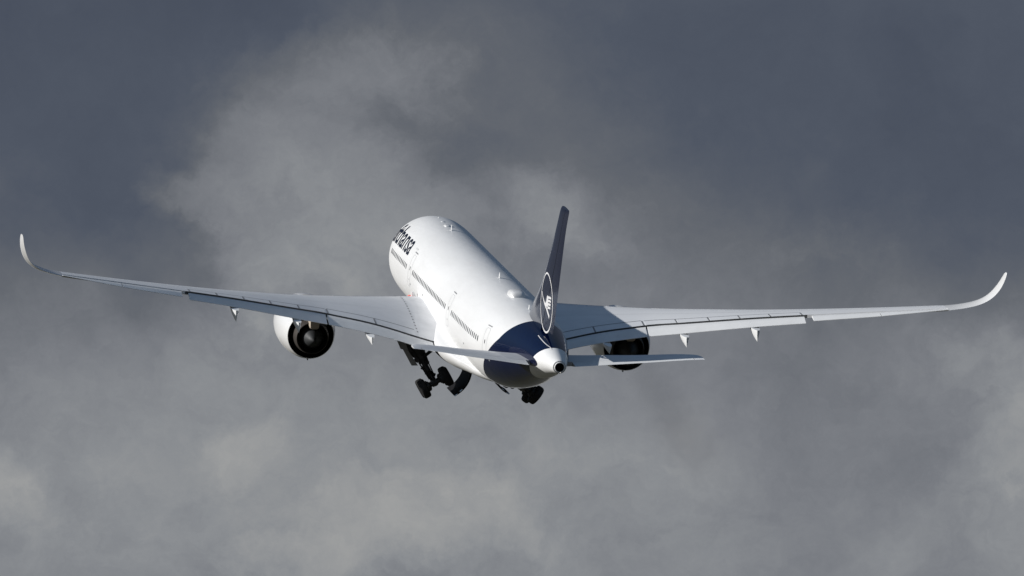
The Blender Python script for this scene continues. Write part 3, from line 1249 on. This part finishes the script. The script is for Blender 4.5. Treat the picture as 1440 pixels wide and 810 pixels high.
def wheel(m2c, ax, r=.70, wd=.52, parent=None):
    a = Vector(ax).normalized()
    w2 = wd / 2
    mb_ = MB()
    prof = [(-w2 * .8, r * .52), (-w2 * .95, r * .62), (-w2, r * .80), (-w2 * .88, r * .92), (-w2 * .6, r * .985), (-w2 * .2, r), (w2 * .2, r), (w2 * .6, r * .985), (w2 * .88, r * .92),
            (w2, r * .80), (w2 * .95, r * .62), (w2 * .8, r * .52)]
    mb_.lathe(m2c, a, prof, n=40, up=(.3, .2, .9))
    for sg in (-1, 1):
        mb_.lathe(m2c, a * sg, [(w2 * .8, r * .52), (w2 * .55, r * .48), (w2 * .45, r * .30), (w2 * .62, r * .2), (w2 * .62, .001)], n=28, mi=1, up=(.3, .2, .9))
    return build('wheel', mb_, [M['tyre'], M['rim']], parent)


def main_gear(s):
    P = Vector((32.9, s * 4.95, -1.75))          # pivot under the rear spar
    Bc = Vector((33.35, s * 3.12, -4.78)) if s < 0 else Vector((33.35, 2.78, -4.86))          # bogie centre
    d = (Bc - P).normalized()
    side = Vector((0, d.z, -d.y)).normalized()   # axle direction
    if side.y * s < 0:
        side = -side
    mb_ = MB()
    L = (Bc - P).length
    mb_.tube([P, P + d * L * .12, P + d * L * .55], [.40, .36, .27], n=20)
    mb_.tube([P + d * L * .50, P + d * L * .58], [.27, .27], n=20)
    mb_.tube([P + d * L * .55, P + d * (L + .05)], [.19, .2], n=16)
    # trunnion
    mb_.tube([P + Vector((-.9, 0, 0)), P + Vector((.9, 0, 0))], .17, n=14)
    gear = build('main_gear', mb_, M['gear'], jet)
    # torque links behind the leg
    mb_ = MB()
    k0, k1, k2 = P + d * L * .5 + Vector((.2, 0, 0)), P + d * L * .72 + Vector((.62, 0, 0)), P + d * (L * .95) + Vector((.18, 0, 0))
    mb_.tube([k0, k1], [.09, .06], n=8)
    mb_.tube([k1, k2], [.06, .09], n=8)
    for q in (-.14, .14):
        mb_.tube([k0 + side * q, k1 + side * q * .4], [.045, .04], n=6)
        mb_.tube([k1 + side * q * .4, k2 + side * q], [.04, .045], n=6)
    build('torque_link', mb_, M['gear'], gear)
    # side and drag braces
    mb_ = MB()
    q0 = P + d * L * .50
    mb_.tube([q0, Vector((32.3, s * 3.0, -2.6))], [.10, .09], n=10)
    mb_.tube([q0 + side * .1, Vector((33.9, s * 3.4, -2.4))], [.08, .07], n=10)
    mb_.tube([P + d * L * .3, Vector((31.9, s * 4.4, -1.5))], [.08, .07], n=10)
    build('brace', mb_, M['gear'], gear)
    # hoses and actuator clutter along the leg
    mb_ = MB()
    for (f0, f1, o1, o2, r_) in ((.05, .5, .34, .30, .08), (.1, .62, -.33, -.25, .07), (.2, .9, .25, .2, .05), (.15, .85, -.24, -.22, .04), (.0, .40, .46, .33, .14)):
        mb_.tube([P + d * L * f0 + side * o1 + Vector((.12, 0, 0)), P + d * L * (f0 + f1) / 2 + side * (o1 * 1.15) + Vector((.2, 0, 0)), P + d * L * f1 + side * o2 + Vector((.1, 0, 0))], r_, n=8)
    for f, q, sz in ((.18, .42, .34), (.36, -.28, .3), (.47, .34, .3), (.6, -.2, .24), (.66, .24, .22), (.78, .18, .2), (.3, .42, .28), (.08, .5, .5), (.86, -.2, .22)):
        mb_.box(P + d * L * f + side * q + Vector((.12, 0, 0)), (sz, sz * .9, sz), Matrix.Rotation(.5 + f, 3, 'X'))
    build('hydraulic_line', mb_, M['gear'], gear)
    # bogie beam, tilted toes-up
    bd = Vector((math.cos(rad(8)), 0, 0)) - d * math.sin(rad(8))
    bd.normalize()
    mb_ = MB()
    mb_.tube([Bc - bd * .98, Bc - bd * .3, Bc + bd * .3, Bc + bd * .98], [.2, .27, .27, .2], n=14)
    for q in (-.88, .88):
        mb_.tube([Bc + bd * q - side * .95, Bc + bd * q + side * .95], .14, n=12)
    # brake rods and link
    mb_.tube([Bc - bd * .8 + d * .2 + side * .2, Bc + bd * .8 + d * .2 + side * .2], .035, n=6)
    mb_.tube([Bc + bd * .6 - d * .1, P + d * L * .62 + Vector((.3, 0, 0))], .06, n=8)
    build('bogie_beam', mb_, M['gear'], gear)
    for q in (-.88, .88):
        for e_ in (-.85, .85):
            wheel(Bc + bd * q + side * e_, side, .66, .50, gear)
            mb2 = MB()
            sg = 1 if e_ < 0 else -1
            mb2.lathe(Bc + bd * q + side * e_, side * sg, [(.12, .36), (.42, .33), (.5, .2)], n=20)
            build('brake', mb2, M['gear'], gear)
    # leg door, outboard of the strut: flat grey panel in two pieces
    mb_ = MB()
    nrm = Vector((1, 0, 0))
    def plate(a_, b_, c_, d_, x_, th):
        A = [Vector((x_, s * q[0], q[1])) for q in (a_, b_, c_, d_)]
        B_ = [q + nrm * th for q in A]
        mb_.add(A + B_, [(0, 1, 2, 3), (7, 6, 5, 4), (0, 4, 5, 1), (1, 5, 6, 2), (2, 6, 7, 3), (3, 7, 4, 0)])
    plate((5.88, -1.9), (5.33, -1.9), (5.0, -2.72), (5.52, -2.62), 33.40, .06)
    plate((5.40, -2.60), (4.99, -2.75), (4.30, -3.68), (4.73, -3.70), 33.44, .07)
    gd = build('leg_door', mb_, M['door_grey'], gear)
    mb_ = MB()
    for f in (.5, 1.2):
        mb_.tube([P + d * (f + .1), Vector((33.42, s * (5.5 - .5 * f), -2.0 - .75 * f))], .045, n=8)
    build('door_link', mb_, M['gear'], gd)
    return gear


main_gear(-1)
main_gear(1)


def bay_door(s, hy, hz, tip_y, tip_z, bulge, x0=30.6, x1=35.4):
    """large curved belly door hanging open from its centreline hinge"""
    mb_ = MB()
    rings_ = []
    H0 = Vector((0, s * hy, hz))
    H1 = Vector((0, s * tip_y, tip_z))
    ch = H1 - H0
    nn = Vector((0, -ch.z, ch.y)).normalized() * (1 if s > 0 else -1)
    if nn.y * s > 0:
        nn = -nn
    prof = []
    for i in range(11):
        t = i / 10
        prof.append(H0 + ch * t + nn * (-bulge) * 4 * t * (1 - t) * -1)
    m = len(prof)
    for x_, inset in ((x0, .0), (x0 + .35, 0), (x1 - .35, 0), (x1, 0)):
        ring = []
        for i, p in enumerate(prof):
            ring.append((x_, p.y, p.z))
        for i in range(m - 1, -1, -1):
            p = prof[i]
            q = p + (-nn) * .10
            ring.append((x_, q.y, q.z))
        rings_.append(ring)
    mb_.loft(rings_)
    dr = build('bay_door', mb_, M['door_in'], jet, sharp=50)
    mb_ = MB()
    for k in range(3):
        p = prof[-1 - k]
        p2 = prof[-2 - k]
        if k == 1:
            continue
        mb_.tube([Vector((x1 + .02, p.y, p.z)) - nn * (.05 + .02 * k), Vector((x1 + .02, p2.y, p2.z)) - nn * (.05 + .02 * k)], .04, n=6)
    build('latch', mb_, M['steel'], dr)
    return dr


bay_door(-1, .80, -3.62, 1.86, -5.50, .30, 31.0, 34.5)
bay_door(1, .95, -3.62, 1.72, -5.26, .42, 31.8, 34.3)
# wheel wells: dark sheets on the fairing skin, bay shade put into the colour
for s in (-1, 1):
    mb = MB()
    vs = []
    for i in range(9):
        x = 30.9 + 4.3 * i / 8
        hw, zt, zb, zm = (smooth_interp(BF, x, k) for k in (1, 2, 3, 4))
        for j in range(13):
            a = rad(8 + 76 * j / 12)
            ex = 2 / 2.1
            vs.append((x, s * (hw * math.cos(a) ** ex + .015), zm - (zm - zb) * math.sin(a) ** ex - .015))
    mb.add(vs, [(i * 13 + j, i * 13 + j + 1, i * 13 + j + 14, i * 13 + j + 13) for i in range(8) for j in range(12)])
    build('wheel_well_shade', mb, M['well'], belly)

# nose gear bay doors are shut by now; the leg is stowed


# ------------------------------------------------------------------ faint sooty trail behind the starboard engine
sm = bpy.data.materials.new('thin_exhaust_smoke')
sm.use_nodes = True
sm.node_tree.nodes.clear()
t = NT(sm.node_tree)
pv = t.n('ShaderNodeVolumePrincipled')
pv.inputs['Color'].default_value = (.42, .36, .26, 1)
oc = t.n('ShaderNodeTexCoord').outputs['Object']
sp = t.n('ShaderNodeSeparateXYZ')
t.put(sp.inputs[0], oc)
rad_ = t.math('SQRT', t.math('ADD', t.math('MULTIPLY', sp.outputs[0], sp.outputs[0]), t.math('MULTIPLY', sp.outputs[1], sp.outputs[1])))
wide = t.math('ADD', 1.3, t.math('MULTIPLY', sp.outputs[2], .028))
edge = t.rng(t.math('DIVIDE', rad_, wide), 0.1, 1.0, 1, 0, True)
fade = t.math('MULTIPLY', t.rng(sp.outputs[2], 0, 8, 0, 1, True), t.rng(sp.outputs[2], 20, 78, 1, 0, True))
puff = t.rng(t.noise(oc, .35, 4, .6), .3, .7, .5, 1.3)
t.put(pv.inputs['Density'], t.math('MULTIPLY', t.math('MULTIPLY', t.math('MULTIPLY', edge, fade), puff), .009))
so = t.n('ShaderNodeOutputMaterial')
sm.node_tree.links.new(pv.outputs[0], so.inputs['Volume'])
mb = MB()
mb.lathe((0, 0, 0), (0, 0, 1), [(0, 1.25), (20, 1.9), (40, 2.45), (80, 3.55)], n=32, cap=True, up=(0, 1, 0))
smoke = build('exhaust_smoke', mb, sm)
start = BODY @ Vector((29.2, 10.62, -3.05))
aim = (CAMM.to_3x3() @ Vector((4.6, -7.4, 70.0))).normalized()
smoke.location = start
smoke.rotation_euler = aim.to_track_quat('Z', 'Y').to_euler()
smoke['kind'] = 'stuff'
smoke['label'] = 'faint brown exhaust haze trailing behind the right engine'
smoke['category'] = 'smoke'
